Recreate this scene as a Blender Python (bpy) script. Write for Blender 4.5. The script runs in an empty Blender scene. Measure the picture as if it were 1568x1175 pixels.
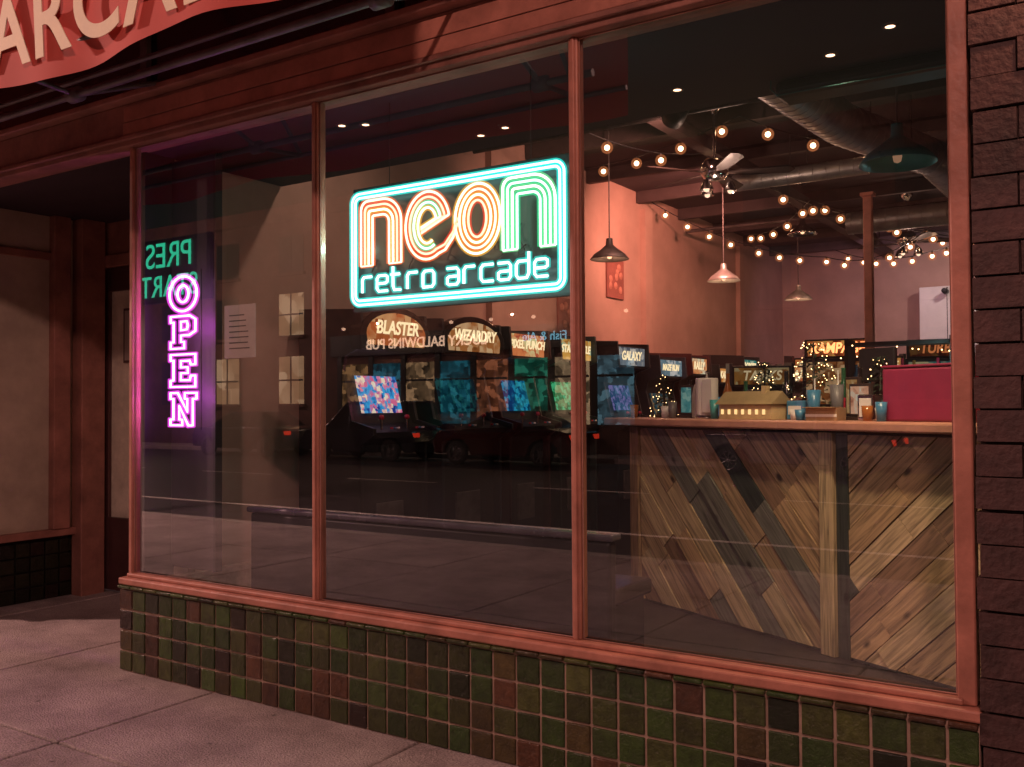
import bpy, bmesh, math, random
from mathutils import Vector, Matrix
random.seed(7)
S=bpy.context.scene
COL=S.collection
R=math.radians

# ---------------------------------------------------------------- materials
def nt(name):
    m=bpy.data.materials.new(name); m.use_nodes=True
    n=m.node_tree.nodes; l=m.node_tree.links
    return m,n,l,n['Principled BSDF']
def M(name,col,rough=.6,metal=0,var=.25,scale=6,bump=.15,spec=.5,stretch=(1,1,1),coat=0):
    m,n,l,p=nt(name)
    tc=n.new('ShaderNodeTexCoord'); mp=n.new('ShaderNodeMapping'); mp.inputs['Scale'].default_value=stretch
    no=n.new('ShaderNodeTexNoise'); no.inputs['Scale'].default_value=scale; no.inputs['Detail'].default_value=6; no.inputs['Roughness'].default_value=.65
    l.new(tc.outputs['Object'],mp.inputs[0]); l.new(mp.outputs[0],no.inputs['Vector'])
    r=n.new('ShaderNodeValToRGB'); r.color_ramp.elements[0].position=.3; r.color_ramp.elements[1].position=.72
    r.color_ramp.elements[0].color=[c*(1-var) for c in col]+[1]; r.color_ramp.elements[1].color=[min(1,c*(1+var)) for c in col]+[1]
    l.new(no.outputs['Fac'],r.inputs[0]); l.new(r.outputs[0],p.inputs['Base Color'])
    mr=n.new('ShaderNodeMapRange'); mr.inputs[3].default_value=max(0,rough-.12); mr.inputs[4].default_value=min(1,rough+.12)
    l.new(no.outputs['Fac'],mr.inputs[0]); l.new(mr.outputs[0],p.inputs['Roughness'])
    p.inputs['Metallic'].default_value=metal; p.inputs['Specular IOR Level'].default_value=spec
    p.inputs['Coat Weight'].default_value=coat
    if bump>.1:
        n2=n.new('ShaderNodeTexNoise'); n2.inputs['Scale'].default_value=scale*6; n2.inputs['Detail'].default_value=3
        l.new(mp.outputs[0],n2.inputs['Vector'])
        b=n.new('ShaderNodeBump'); b.inputs['Strength'].default_value=bump; b.inputs['Distance'].default_value=.01
        l.new(n2.outputs['Fac'],b.inputs['Height']); l.new(b.outputs[0],p.inputs['Normal'])
    return m
def nosample(m):
    try: m.cycles.emission_sampling='NONE'
    except Exception: pass
    return m
def E(name,col,s,samp=False):
    m=bpy.data.materials.new(name); m.use_nodes=True; n=m.node_tree.nodes; l=m.node_tree.links
    n.remove(n['Principled BSDF']); e=n.new('ShaderNodeEmission'); e.inputs[0].default_value=(*col,1); e.inputs[1].default_value=s
    l.new(e.outputs[0],n['Material Output'].inputs[0]); return m if samp else nosample(m)
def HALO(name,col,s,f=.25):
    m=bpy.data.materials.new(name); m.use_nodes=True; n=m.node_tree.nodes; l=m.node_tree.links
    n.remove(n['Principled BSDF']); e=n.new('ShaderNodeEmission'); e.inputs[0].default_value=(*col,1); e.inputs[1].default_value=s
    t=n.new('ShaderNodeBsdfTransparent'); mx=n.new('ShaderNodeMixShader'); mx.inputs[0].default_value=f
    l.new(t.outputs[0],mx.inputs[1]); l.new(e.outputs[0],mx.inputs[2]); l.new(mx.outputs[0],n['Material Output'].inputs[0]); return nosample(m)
def SCREEN(name,cols,s,scale=7):
    m=bpy.data.materials.new(name); m.use_nodes=True; n=m.node_tree.nodes; l=m.node_tree.links
    n.remove(n['Principled BSDF']); tc=n.new('ShaderNodeTexCoord')
    v=n.new('ShaderNodeTexVoronoi'); v.inputs['Scale'].default_value=scale; v.distance='CHEBYCHEV'
    no=n.new('ShaderNodeTexNoise'); no.inputs['Scale'].default_value=scale*.7; no.inputs['Detail'].default_value=4
    l.new(tc.outputs['Object'],v.inputs['Vector']); l.new(tc.outputs['Object'],no.inputs['Vector'])
    sep=n.new('ShaderNodeSeparateColor'); l.new(v.outputs['Color'],sep.inputs[0])
    ad=n.new('ShaderNodeMath'); ad.operation='MULTIPLY_ADD'; ad.inputs[1].default_value=.5; l.new(sep.outputs[0],ad.inputs[0])
    m2=n.new('ShaderNodeMath'); m2.operation='MULTIPLY'; m2.inputs[1].default_value=.6; l.new(no.outputs[0],m2.inputs[0]); l.new(m2.outputs[0],ad.inputs[2])
    r=n.new('ShaderNodeValToRGB'); cr=r.color_ramp; cr.interpolation='EASE'
    k=len(cols)
    cr.elements[0].color=(*cols[0],1); cr.elements[0].position=.15
    cr.elements[1].color=(*cols[-1],1); cr.elements[1].position=.8
    for i in range(1,k-1):
        e=cr.elements.new(.15+.65*i/(k-1)); e.color=(*cols[i],1)
    l.new(ad.outputs[0],r.inputs[0])
    e=n.new('ShaderNodeEmission'); e.inputs[1].default_value=s; l.new(r.outputs[0],e.inputs[0])
    l.new(e.outputs[0],n['Material Output'].inputs[0]); return nosample(m)
def GLASS(name,base=.05,tint=(.93,.95,.95),mult=1.6,dirt=.0):
    m=bpy.data.materials.new(name); m.use_nodes=True; n=m.node_tree.nodes; l=m.node_tree.links
    n.remove(n['Principled BSDF'])
    g=n.new('ShaderNodeNewGeometry'); d=n.new('ShaderNodeVectorMath'); d.operation='DOT_PRODUCT'
    l.new(g.outputs['Incoming'],d.inputs[0]); l.new(g.outputs['Normal'],d.inputs[1])
    def mt(op,a,b=None):
        x=n.new('ShaderNodeMath'); x.operation=op
        for i,q in enumerate((a,b)):
            if q is None: continue
            if isinstance(q,(int,float)): x.inputs[i].default_value=q
            else: l.new(q,x.inputs[i])
        return x.outputs[0]
    a=mt('ABSOLUTE',d.outputs['Value']); a=mt('SUBTRACT',1,a); a=mt('POWER',a,5); a=mt('MULTIPLY_ADD',a,.95); a.node.inputs[2].default_value=base
    a=mt('MULTIPLY',a,mult); a=mt('MINIMUM',a,1)
    t=n.new('ShaderNodeBsdfTransparent'); t.inputs[0].default_value=(*tint,1)
    gl=n.new('ShaderNodeBsdfGlossy'); gl.inputs['Roughness'].default_value=.0; gl.inputs[0].default_value=(1,1,1,1)
    mx=n.new('ShaderNodeMixShader'); l.new(a,mx.inputs[0]); l.new(t.outputs[0],mx.inputs[1]); l.new(gl.outputs[0],mx.inputs[2])
    out=mx.outputs[0]
    if dirt:
        tc=n.new('ShaderNodeTexCoord'); no=n.new('ShaderNodeTexNoise'); no.inputs['Scale'].default_value=2.2; no.inputs['Detail'].default_value=10; no.inputs['Roughness'].default_value=.75
        l.new(tc.outputs['Object'],no.inputs['Vector'])
        mr=n.new('ShaderNodeMapRange'); mr.inputs[1].default_value=.5; mr.inputs[2].default_value=.8; mr.inputs[3].default_value=dirt*.15; mr.inputs[4].default_value=dirt
        l.new(no.outputs[0],mr.inputs[0])
        df=n.new('ShaderNodeBsdfDiffuse'); df.inputs[0].default_value=(.6,.6,.6,1)
        m3=n.new('ShaderNodeMixShader'); l.new(mr.outputs[0],m3.inputs[0]); l.new(out,m3.inputs[1]); l.new(df.outputs[0],m3.inputs[2]); out=m3.outputs[0]
    l.new(out,n['Material Output'].inputs[0]); return m

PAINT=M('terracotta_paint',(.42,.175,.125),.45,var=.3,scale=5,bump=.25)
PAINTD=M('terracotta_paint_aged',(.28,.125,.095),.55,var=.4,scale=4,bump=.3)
CREAM=M('cream_stucco',(.42,.35,.27),.8,var=.25,scale=2,bump=.3)
TAN=M('interior_plaster',(.48,.32,.26),.75,var=.16,scale=1.6,bump=.0)
BLACK=M('black_paint',(.012,.012,.015),.5,var=.3,bump=0)
BLKG=M('black_gloss',(.01,.01,.012),.18,var=.3,bump=0)
BOARD=M('matte_board',(.035,.03,.038),.5,var=.2,bump=0)
SOFF=M('soffit_paint',(.028,.015,.024),.8,var=.2,bump=0)
DARKW=M('dark_wood',(.03,.02,.018),.5,bump=0)
STEEL=M('galvanised_steel',(.45,.45,.44),.42,metal=.65,var=.3,scale=5,bump=0)
CHROME=M('chrome',(.7,.7,.7),.15,metal=1,var=.1,bump=0)
GRIME=M('weathered_metal',(.10,.09,.09),.5,metal=.4,var=.5,bump=0)
TEAL=M('teal_enamel',(.06,.36,.36),.3,var=.2,bump=0)
TEALD=M('teal_trim',(.03,.12,.12),.5,var=.2,bump=0)
WHITE=M('white_paper',(.75,.73,.7),.6,var=.06,bump=0)
NOTICE=M('notice_paper',(.42,.38,.34),.7,var=.15,bump=0)
REDP=M('red_plastic',(.42,.02,.05),.4,var=.1,bump=0)
MAGP=M('magenta_card',(.26,.02,.065),.5,var=.15,bump=0)
BLUEP=M('blue_plastic',(.05,.2,.35),.3,var=.1,bump=0)
FLOOR=M('floor_concrete_dark',(.02,.018,.02),.45,var=.4,scale=2,bump=0)
GREENP=M('pine_garland',(.02,.05,.025),.8,bump=0)
RUB=M('rubber',(.02,.02,.02),.8,bump=0)

# ---------------------------------------------------------------- helpers
def grp(name,loc=(0,0,0),rz=0):
    o=bpy.data.objects.new(name,None); o.location=loc; o.rotation_euler=(0,0,rz); o.empty_display_size=.1; COL.objects.link(o); return o
def addm(name,bm,mat,par=None,smooth=False,bevel=0):
    me=bpy.data.meshes.new(name); bmesh.ops.recalc_face_normals(bm,faces=bm.faces); bm.to_mesh(me); bm.free()
    o=bpy.data.objects.new(name,me); COL.objects.link(o)
    for m in (mat if isinstance(mat,(list,tuple)) else [mat]): me.materials.append(m)
    if par: o.parent=par
    if smooth:
        for p in me.polygons: p.use_smooth=True
    if bevel:
        b=o.modifiers.new('bev','BEVEL'); b.width=bevel; b.segments=2; b.limit_method='ANGLE'; b.angle_limit=.6
    return o
def bmbox(bm,a,b,mi=0):
    vs=[bm.verts.new((x,y,z)) for x in (a[0],b[0]) for y in (a[1],b[1]) for z in (a[2],b[2])]
    fs=[]
    for q in ((0,1,3,2),(4,6,7,5),(0,4,5,1),(2,3,7,6),(0,2,6,4),(1,5,7,3)):
        f=bm.faces.new([vs[i] for i in q]); f.material_index=mi; fs.append(f)
    return fs
def box(name,a,b,mat,par=None,bevel=0):
    bm=bmesh.new(); bmbox(bm,a,b); return addm(name,bm,mat,par,bevel=bevel)
def prism(name,pts,h0,h1,axis,mat,par=None,bevel=0):
    bm=bmesh.new()
    def P(p,h):
        return {'x':(h,p[0],p[1]),'y':(p[0],h,p[1]),'z':(p[0],p[1],h)}[axis]
    A=[bm.verts.new(P(p,h0)) for p in pts]; B=[bm.verts.new(P(p,h1)) for p in pts]
    bm.faces.new(A); bm.faces.new(B[::-1])
    for i in range(len(pts)):
        j=(i+1)%len(pts); bm.faces.new((A[i],B[i],B[j],A[j]))
    return addm(name,bm,mat,par,bevel=bevel)
def lathe(name,prof,loc,mat,par=None,seg=24,axis='z'):
    bm=bmesh.new(); rings=[]
    for r,z in prof:
        ring=[]
        for i in range(seg):
            a=2*math.pi*i/seg; x,y=r*math.cos(a),r*math.sin(a)
            c={'z':(x,y,z),'y':(x,z,y),'x':(z,x,y)}[axis]
            ring.append(bm.verts.new((loc[0]+c[0],loc[1]+c[1],loc[2]+c[2])))
        rings.append(ring)
    for a,b in zip(rings,rings[1:]):
        for i in range(seg):
            j=(i+1)%seg; bm.faces.new((a[i],a[j],b[j],b[i]))
    return addm(name,bm,mat,par,smooth=True)
def curve(name,polys,rad,mat,par=None,cyc=False,res=2):
    cu=bpy.data.curves.new(name,'CURVE'); cu.dimensions='3D'; cu.bevel_depth=rad; cu.bevel_resolution=res; cu.use_fill_caps=True
    for p in polys:
        s=cu.splines.new('POLY'); s.points.add(len(p)-1)
        for i,q in enumerate(p): s.points[i].co=(*q,1)
        s.use_cyclic_u=cyc; s.use_smooth=True
    cu.materials.append(mat); o=bpy.data.objects.new(name,cu); COL.objects.link(o)
    if par: o.parent=par
    return o
def text(name,body,loc,rot,size,mat,par=None,ext=.005,align='CENTER',xs=1,bev=0,shear=0,space=1):
    t=bpy.data.curves.new(name,'FONT'); t.body=body; t.size=size; t.extrude=ext; t.align_x=align; t.align_y='CENTER'; t.offset=bev; t.shear=shear; t.space_character=space
    t.materials.append(mat); o=bpy.data.objects.new(name,t); o.location=loc; o.rotation_euler=rot; o.scale=(xs,1,1); COL.objects.link(o)
    if par: o.parent=par
    return o
def light(name,kind,loc,col,en,par=None,size=.05,rot=None,spot=None,blend=.5):
    L=bpy.data.lights.new(name,kind); L.color=col; L.energy=en
    if kind in('POINT','SPOT'): L.shadow_soft_size=size
    if spot: L.spot_size=spot; L.spot_blend=blend
    o=bpy.data.objects.new(name,L); o.location=loc
    if rot: o.rotation_euler=rot
    COL.objects.link(o)
    if par: o.parent=par
    return o
def aim(o,tgt):
    d=Vector(tgt)-o.location; o.rotation_euler=d.to_track_quat('-Z','Y').to_euler()

# ================================================================= STREET
ASPH=M('asphalt',(.035,.031,.038),.6,var=.4,scale=3,bump=.5)
def plane(name,x0,x1,y0,y1,z,mat):
    bm=bmesh.new(); bm.faces.new([bm.verts.new(v) for v in ((x0,y0,z),(x1,y0,z),(x1,y1,z),(x0,y1,z))]); return addm(name,bm,mat)
plane('ground',-400,400,-400,400,-.16,ASPH)
plane('road',-200,200,-20,-5.2,-.13,ASPH)
mk=grp('road_markings')
LINE=M('road_paint',(.7,.68,.62),.6,var=.3,bump=0)
box('parking_line',(-120,-7.5,-.128),(60,-7.38,-.124),LINE,mk)
for i in range(30): box('lane_dash_%d'%i,(-90+i*5,-12.6,-.128),(-87.5+i*5,-12.48,-.124),LINE,mk)
m,n,l,p=nt('sidewalk_concrete')
tc=n.new('ShaderNodeTexCoord')
no=n.new('ShaderNodeTexNoise'); no.inputs['Scale'].default_value=1.5; no.inputs['Detail'].default_value=12; no.inputs['Roughness'].default_value=.72
nf=n.new('ShaderNodeTexNoise'); nf.inputs['Scale'].default_value=110; nf.inputs['Detail'].default_value=4
vo=n.new('ShaderNodeTexVoronoi'); vo.inputs['Scale'].default_value=5
for t in (no,nf,vo): l.new(tc.outputs['Object'],t.inputs['Vector'])
rp=n.new('ShaderNodeValToRGB'); rp.color_ramp.elements[0].position=.32; rp.color_ramp.elements[1].position=.68
rp.color_ramp.elements[0].color=(.18,.15,.145,1); rp.color_ramp.elements[1].color=(.46,.40,.385,1); l.new(no.outputs[0],rp.inputs[0])
sp=n.new('ShaderNodeMapRange'); sp.inputs[1].default_value=.03; sp.inputs[2].default_value=.09; sp.inputs[3].default_value=.4; sp.inputs[4].default_value=1; l.new(vo.outputs['Distance'],sp.inputs[0])
fm=n.new('ShaderNodeMapRange'); fm.inputs[1].default_value=.3; fm.inputs[2].default_value=.7; fm.inputs[3].default_value=.55; fm.inputs[4].default_value=1.4; l.new(nf.outputs[0],fm.inputs[0])
a2=n.new('ShaderNodeMath'); a2.operation='MULTIPLY'; l.new(sp.outputs[0],a2.inputs[0]); l.new(fm.outputs[0],a2.inputs[1])
mu=n.new('ShaderNodeVectorMath'); mu.operation='SCALE'; l.new(rp.outputs[0],mu.inputs[0]); l.new(a2.outputs[0],mu.inputs['Scale'])
l.new(mu.outputs[0],p.inputs['Base Color']); p.inputs['Roughness'].default_value=.7
bp=n.new('ShaderNodeBump'); bp.inputs['Strength'].default_value=.5; bp.inputs['Distance'].default_value=.01; l.new(a2.outputs[0],bp.inputs['Height']); l.new(bp.outputs[0],p.inputs['Normal'])
CONC=m
sw=grp('sidewalk')
JD=M('joint_dirt',(.04,.035,.03),.9,bump=0)
box('base',(-60,-5.18,-.15),(40,-.1,-.025),JD,sw)
bm=bmesh.new()
ys=[-5.0,-3.6,-2.25,-.95,1.35]; gx=[-60+i*1.42+.45 for i in range(70)]
for i in range(len(ys)-1):
    for j in range(len(gx)-1):
        bmbox(bm,(gx[j]+.006,ys[i]+.006,-.1),(gx[j+1]-.006,ys[i+1]-.006,random.uniform(-.003,.003)))
addm('slabs',bm,CONC,sw,bevel=.010)
random.seed(3)
ck=[]
for (x,y,dx,dy,nn_) in ((-5.9,-1.9,.06,.012,22),(-4.6,-1.35,.05,-.03,14),(-3.9,-1.15,-.01,-.05,10)):
    pth=[]
    for k in range(nn_): pth.append((x,y,.0025)); x+=dx*random.uniform(.6,1.4); y+=dy+random.uniform(-.02,.02)
    ck.append(pth)
curve('cracks',ck,.0025,JD,sw,res=1)
box('kerb',(-60,-5.2,-.15),(40,-5.006,.002),M('kerb_stone',(.3,.28,.26),.7,var=.3,bump=0),sw,bevel=.015)
fs=grp('pavement'); box('slab',(-200,-22,-.15),(100,-20.2,0),CONC,fs); box('kerb',(-200,-20.2,-.15),(100,-20,.002),CONC,fs,bevel=.01)
random.seed(11)
# ---- pub building across the street
pub=grp('pub_building')
PBR=M('far_brick',(.13,.07,.055),.8,var=.4,scale=2,bump=0)
PDK=M('far_dark_paint',(.02,.025,.025),.5,bump=0)
WARM=SCREEN('far_window_glow',[(.10,.04,.02),(.6,.3,.15),(1,.6,.35)],1.3,1.2)
box('walls',(-70,-34,0),(30,-22.0,9),PBR,pub)
box('cornice',(-70.2,-22.0,8.6),(30.2,-21.7,9.1),PBR,pub)
box('fascia',(-24.6,-22.0,3.3),(-12,-21.85,4.05),PDK,pub)
SIGNL=E('pub_letters',(1,.62,.42),3.0)
text('lettering','LUCKY BALDWINS PUB',(-20.2,-21.82,3.66),(R(90),0,R(180)),.5,SIGNL,pub,.01,bev=.006)
text('lettering_2','Fish & Ale',(-15.4,-21.82,3.66),(R(90),0,R(180)),.4,E('pub_letters_blue',(.3,.7,.9),2.2),pub,.01)
PC=[((.5,.25,.10),1.5),((.05,.25,.35),1.4),((.7,.4,.2),1.5),((.03,.22,.3),1.5),((.7,.22,.1),1.3),((.05,.4,.25),1.4),((.7,.45,.25),1.6),((.2,.4,.5),1.2)]
for i in range(8):
    x=-24.2+i*1.5; c,s_=PC[i]
    box('pub_window_%d'%i,(x+.1,-22.0,.9),(x+1.3,-21.95,3.0),SCREEN('pub_win_%d'%i,[(c[0]*.03,c[1]*.03,c[2]*.03),(c[0]*.3,c[1]*.3,c[2]*.3),c],s_,4.2),pub)
    box('pub_mullion_%d'%i,(x-.1,-22.0,.3),(x+.1,-21.9,3.28),PDK,pub)
    box('pub_transom_bar_%d'%i,(x+.1,-21.95,2.35),(x+1.3,-21.93,2.42),PDK,pub)
for x in (-38,-34.5,-31,-27.4,-9,-5,-1):
    for z0,z1 in ((1.6,3.4),(4.2,5.8),(6.6,8.0)):
        box('upper_window',(x,-22.0,z0),(x+1.3,-21.96,z1),WARM if (x==-27.4 and z0<6) or (x==-31 and z0<2) else PDK,pub)
        box('upper_window_bar',(x+.62,-21.96,z0),(x+.68,-21.94,z1),PDK,pub)
        box('upper_window_rail',(x,-21.96,(z0+z1)/2-.03),(x+1.3,-21.945,(z0+z1)/2+.03),PDK,pub)
        box('upper_window_sill',(x-.1,-22,z0-.12),(x+1.4,-21.85,z0),PBR,pub)
gs=grp('green_neon_sign')
box('backing',(-36.4,-21.95,5.9),(-31.2,-21.8,8.6),BLACK,gs)
GN=E('green_neon',(.05,.9,.5),2.3)
text('line_top','PRES',(-33.8,-21.75,7.85),(R(90),0,R(180)),1.5,GN,gs,.01)
text('line_bottom','START',(-33.8,-21.75,6.55),(R(90),0,R(180)),1.3,GN,gs,.01)
for i in range(8):
    x=-23.6+i*1.6; lathe('fascia_lamp_%d'%i,[(0,0),(.06,.02),(.07,.08),(0,.12)],(x,-21.5,4.2),E('fascia_lamp_glow',(1,.55,.35),3),pub,10)
light('fascia_wash','POINT',(-21.5,-20.9,4.3),(1,.55,.38),110,pub,.03); light('fascia_wash','POINT',(-16,-20.9,4.3),(1,.55,.38),110,pub,.03)

# ---- parked cars
def car(loc,col,suv=False):
    g=grp('parked_car',loc)
    paint=M('car_paint',col,.15,metal=.3,var=.05,bump=0,coat=.8)
    h=1.75 if suv else 1.45
    b=[(-2.2,.3),(-2.25,.65),(-2.1,.92),(-1.1,1.0),(1.5,1.02),(2.15,.9),(2.25,.6),(2.2,.28),(1.85,.28),(1.8,.5),(1.6,.66),(1.35,.7),(1.1,.64),(.93,.5),(.88,.26),(-.95,.26),(-1.0,.5),(-1.2,.66),(-1.42,.7),(-1.65,.64),(-1.84,.5),(-1.88,.3)]
    prism('body',b,-.88,.88,'y',paint,g,bevel=.06)
    bm=bmesh.new(); lo=[(-1.2,1.0),(1.55 if not suv else 2.05,1.0)]; hi=[(-.45,h),(.85 if not suv else 1.85,h)]
    vs=[]
    for (x,z),w in ((lo[0],.84),(lo[1],.84),(hi[1],.66),(hi[0],.66)): vs.append([bm.verts.new((x,-w,z)),bm.verts.new((x,w,z))])
    for i in range(4):
        a,c=vs[i],vs[(i+1)%4]; bm.faces.new((a[0],a[1],c[1],c[0]))
    bm.faces.new([v[0] for v in vs]); bm.faces.new([v[1] for v in vs])
    addm('greenhouse',bm,BLKG,g,bevel=.04)
    box('roof',(hi[0][0]+.02,-.64,h-.005),(hi[1][0]-.02,.64,h+.03),paint,g,bevel=.02)
    for s in (-1,1):
        for fx in (-.3,.55): 
            curve('pillar',[[(fx,s*.845,1.0),(fx+.02,s*.67,h)]],.03,paint,g)
        curve('a_pillar',[[(-1.2,s*.845,1.0),(-.45,s*.67,h)]],.035,paint,g)
        for wx in (-1.42,1.35):
            lathe('tyre',[(.19,-.1),(.3,-.11),(.33,-.06),(.33,.06),(.3,.11),(.19,.1)],(wx,s*.8,.33),RUB,g,24,'y')
            lathe('hub',[(.0,.07),(.05,.08),(.19,.05),(.19,-.05),(.05,-.08),(0,-.07)],(wx,s*.8,.33),BLACK,g,20,'y')
            curve('rim_spokes',[[(wx,s*.8+s*.1,.33),(wx+.21*math.cos(R(a)),s*.8+s*.11,.33+.21*math.sin(R(a)))] for a in range(0,360,40)],.018,CHROME,g,res=1)
            curve('rim_ring',[[(wx+.21*math.cos(R(a)),s*.8+s*.11,.33+.21*math.sin(R(a))) for a in range(0,360,18)]],.014,CHROME,g,True,res=1)
        curve('belt_trim',[[(-1.9,s*.885,.93),(2.0,s*.885,.95)]],.012,CHROME,g,res=1)
        box('headlamp',(-2.2,s*.65-.15,.68),(-2.1,s*.65+.15,.8),CHROME,g,bevel=.02)
        box('tail_lamp',(2.1,s*.65-.15,.7),(2.21,s*.65+.15,.85),E('tail_red',(1,.05,.02),1.5),g,bevel=.02)
        box('mirror',(-.95,s*.9-.06,.98),(-.85,s*.9+.08,1.12),paint,g,bevel=.02)
    return g
car((-24.9,-18.6,-.13),(.05,.05,.055)); car((-19.6,-18.6,-.13),(.03,.03,.04),True); car((-14.4,-18.6,-.13),(.08,.02,.02)); car((-6.5,-18.6,-.13),(.15,.15,.16))

def street_lamp(x,y,en,d=1,col=(1,.52,.44)):
    g=grp('street_lamp',(x,y,-.0))
    lathe('post',[(.14,0),(.14,.3),(.08,.4),(.06,5.6)],(0,0,0),GRIME,g,16)
    curve('arm',[[(0,0,5.5),(0,d*.3,5.85),(0,d*.9,5.95)]],.04,GRIME,g)
    lathe('head',[(.02,.14),(.2,.08),(.26,0),(.24,-.02)],(0,d*1.0,5.9),GRIME,g)
    lathe('lens',[(.0,-.12),(.12,-.09),(.2,0)],(0,d*1.0,5.87),E('lamp_lens',(1,.55,.4),6),g)
    light('bulb','POINT',(0,d*1.0,5.6),col,en,g,.15)
street_lamp(-13.2,-4.8,3400); street_lamp(.9,-7.2,820); street_lamp(-31,-15.5,1400,-1)  # last lamp is unseen, added to light the pub

# ================================================================= STOREFRONT
sf=grp('arcade_storefront')
X0,X1,ZB,ZT=-4.945,-.505,.54,3.08
box('sill',(X0-.05,-.075,.50),(X1+.08,.09,ZB),PAINT,sf,bevel=.008)
box('sill_lip',(X0-.02,-.04,ZB+.001),(X1+.02,.03,ZB+.022),PAINT,sf,bevel=.006)
box('jamb_left',(X0-.03,-.02,ZB+.001),(X0,.04,ZT),PAINT,sf,bevel=.005)
box('jamb_right',(X1,-.03,ZB+.001),(X1+.06,.06,ZT+.4),PAINT,sf,bevel=.006)
MX=(-3.455,-1.950)
for i,x in enumerate(MX):
    box('mullion_%d'%i,(x-.021,-.015,ZB+.022),(x+.021,.045,ZT),PAINT,sf,bevel=.005)
    box('mullion_cap_%d'%i,(x-.008,-.022,ZB+.022),(x+.008,-.0155,ZT),PAINT,sf,bevel=.003)
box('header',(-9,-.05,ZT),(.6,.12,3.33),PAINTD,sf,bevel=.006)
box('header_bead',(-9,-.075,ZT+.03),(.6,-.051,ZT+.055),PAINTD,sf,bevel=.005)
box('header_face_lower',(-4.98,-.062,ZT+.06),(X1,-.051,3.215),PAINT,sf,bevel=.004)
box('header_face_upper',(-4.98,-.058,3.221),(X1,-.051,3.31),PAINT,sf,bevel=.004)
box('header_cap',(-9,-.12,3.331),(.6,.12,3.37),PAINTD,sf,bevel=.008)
G=GLASS('window_glass',.10,mult=1.8,dirt=.006)
for i,(a,b) in enumerate(((X0,MX[0]-.021),(MX[0]+.021,MX[1]-.021),(MX[1]+.021,X1))):
    bm=bmesh.new(); bm.faces.new([bm.verts.new(v) for v in ((a,.015,ZB+.02),(b,.015,ZB+.02),(b,.015,ZT),(a,.015,ZT))]); addm('glass_pane_%d'%i,bm,G,sf)
    curve('glazing_bead_%d'%i,[[(a+.004,0,ZB+.026),(b-.004,0,ZB+.026),(b-.004,0,ZT-.004),(a+.004,0,ZT-.004)]],.004,PAINTD,sf,cyc=True)
box('transom_glass',(-9,.02,3.37),(.6,.06,4.6),BLKG,sf)
for x in (-6.9,-4.85,-2.95,-1.2): box('transom_post',(x-.03,-.02,3.371),(x+.03,.019,4.6),GRIME,sf,bevel=.005)
box('upper_wall',(-9,-.05,4.6),(.75,.3,7),CREAM,sf)
m,n,l,p=nt('glazed_tile')
at=n.new('ShaderNodeAttribute'); at.attribute_name='Col'; tc=n.new('ShaderNodeTexCoord')
no=n.new('ShaderNodeTexNoise'); no.inputs['Scale'].default_value=22; no.inputs['Detail'].default_value=8; no.inputs['Roughness'].default_value=.7; l.new(tc.outputs['Object'],no.inputs['Vector'])
mr=n.new('ShaderNodeMapRange'); mr.inputs[1].default_value=.25; mr.inputs[2].default_value=.8; mr.inputs[3].default_value=.4; mr.inputs[4].default_value=1.6; l.new(no.outputs[0],mr.inputs[0])
sc=n.new('ShaderNodeVectorMath'); sc.operation='SCALE'; l.new(at.outputs['Color'],sc.inputs[0]); l.new(mr.outputs[0],sc.inputs['Scale']); l.new(sc.outputs[0],p.inputs['Base Color'])
p.inputs['Roughness'].default_value=.2
b=n.new('ShaderNodeBump'); b.inputs['Strength'].default_value=.8; b.inputs['Distance'].default_value=.014; l.new(no.outputs[0],b.inputs['Height']); l.new(b.outputs[0],p.inputs['Normal'])
TILE=m
GROUT=M('grout',(.46,.32,.25),.85,var=.35,scale=9,bump=.4)
box('tile_wall_core',(X0-.035,-.06,-.05),(X1+.07,.1,.499),GROUT,sf)
box('tile_wall_core_return',(X0-.035,.1,-.05),(X0+.05,1.3,.499),GROUT,sf)
bm=bmesh.new(); cl=bm.loops.layers.color.new('Col')
pal=[(.24,.32,.13),(.22,.31,.12),(.27,.30,.14),(.20,.29,.12),(.31,.27,.15),(.25,.29,.14),(.18,.27,.12),(.28,.31,.15),(.22,.30,.14),(.24,.28,.13),(.33,.22,.15)]
pit=.1205
def tile(a,b,ss=1):
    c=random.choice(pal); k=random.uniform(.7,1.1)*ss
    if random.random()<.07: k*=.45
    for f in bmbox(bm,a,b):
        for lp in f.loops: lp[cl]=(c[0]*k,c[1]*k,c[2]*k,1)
nx=int((X1+.07-(X0-.035))/pit)+1
for j in range(4):
    z=.005+j*.119
    for i in range(nx):
        x=X0-.04+i*pit; xe=min(x+pit-.009,X1+.068)
        if xe-x<.01: continue
        e=random.uniform(0,.003)
        tile((x+random.uniform(0,.0015),-.069-e,z+random.uniform(0,.0015)),(xe,-.059,z+.110))
    for i in range(11):
        y=-.06+i*pit; tile((X0-.046,y,z),(X0-.034,y+pit-.01,z+.110))
for i in range(nx):
    x=X0-.04+i*pit; xe=min(x+pit-.007,X1+.068); tile((x,-.088,.482),(xe,-.059,.4985))
addm('tiles',bm,TILE,sf,bevel=.006)
bp_=grp('brick_pilaster')
BR=M('painted_brick',(.060,.028,.026),.7,var=.5,scale=7,bump=.7)
box('core',(X1+.085,-.05,-.1),(.75,.25,4.6),M('mortar',(.04,.022,.02),.9,bump=0),bp_)
bm=bmesh.new(); 
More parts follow.
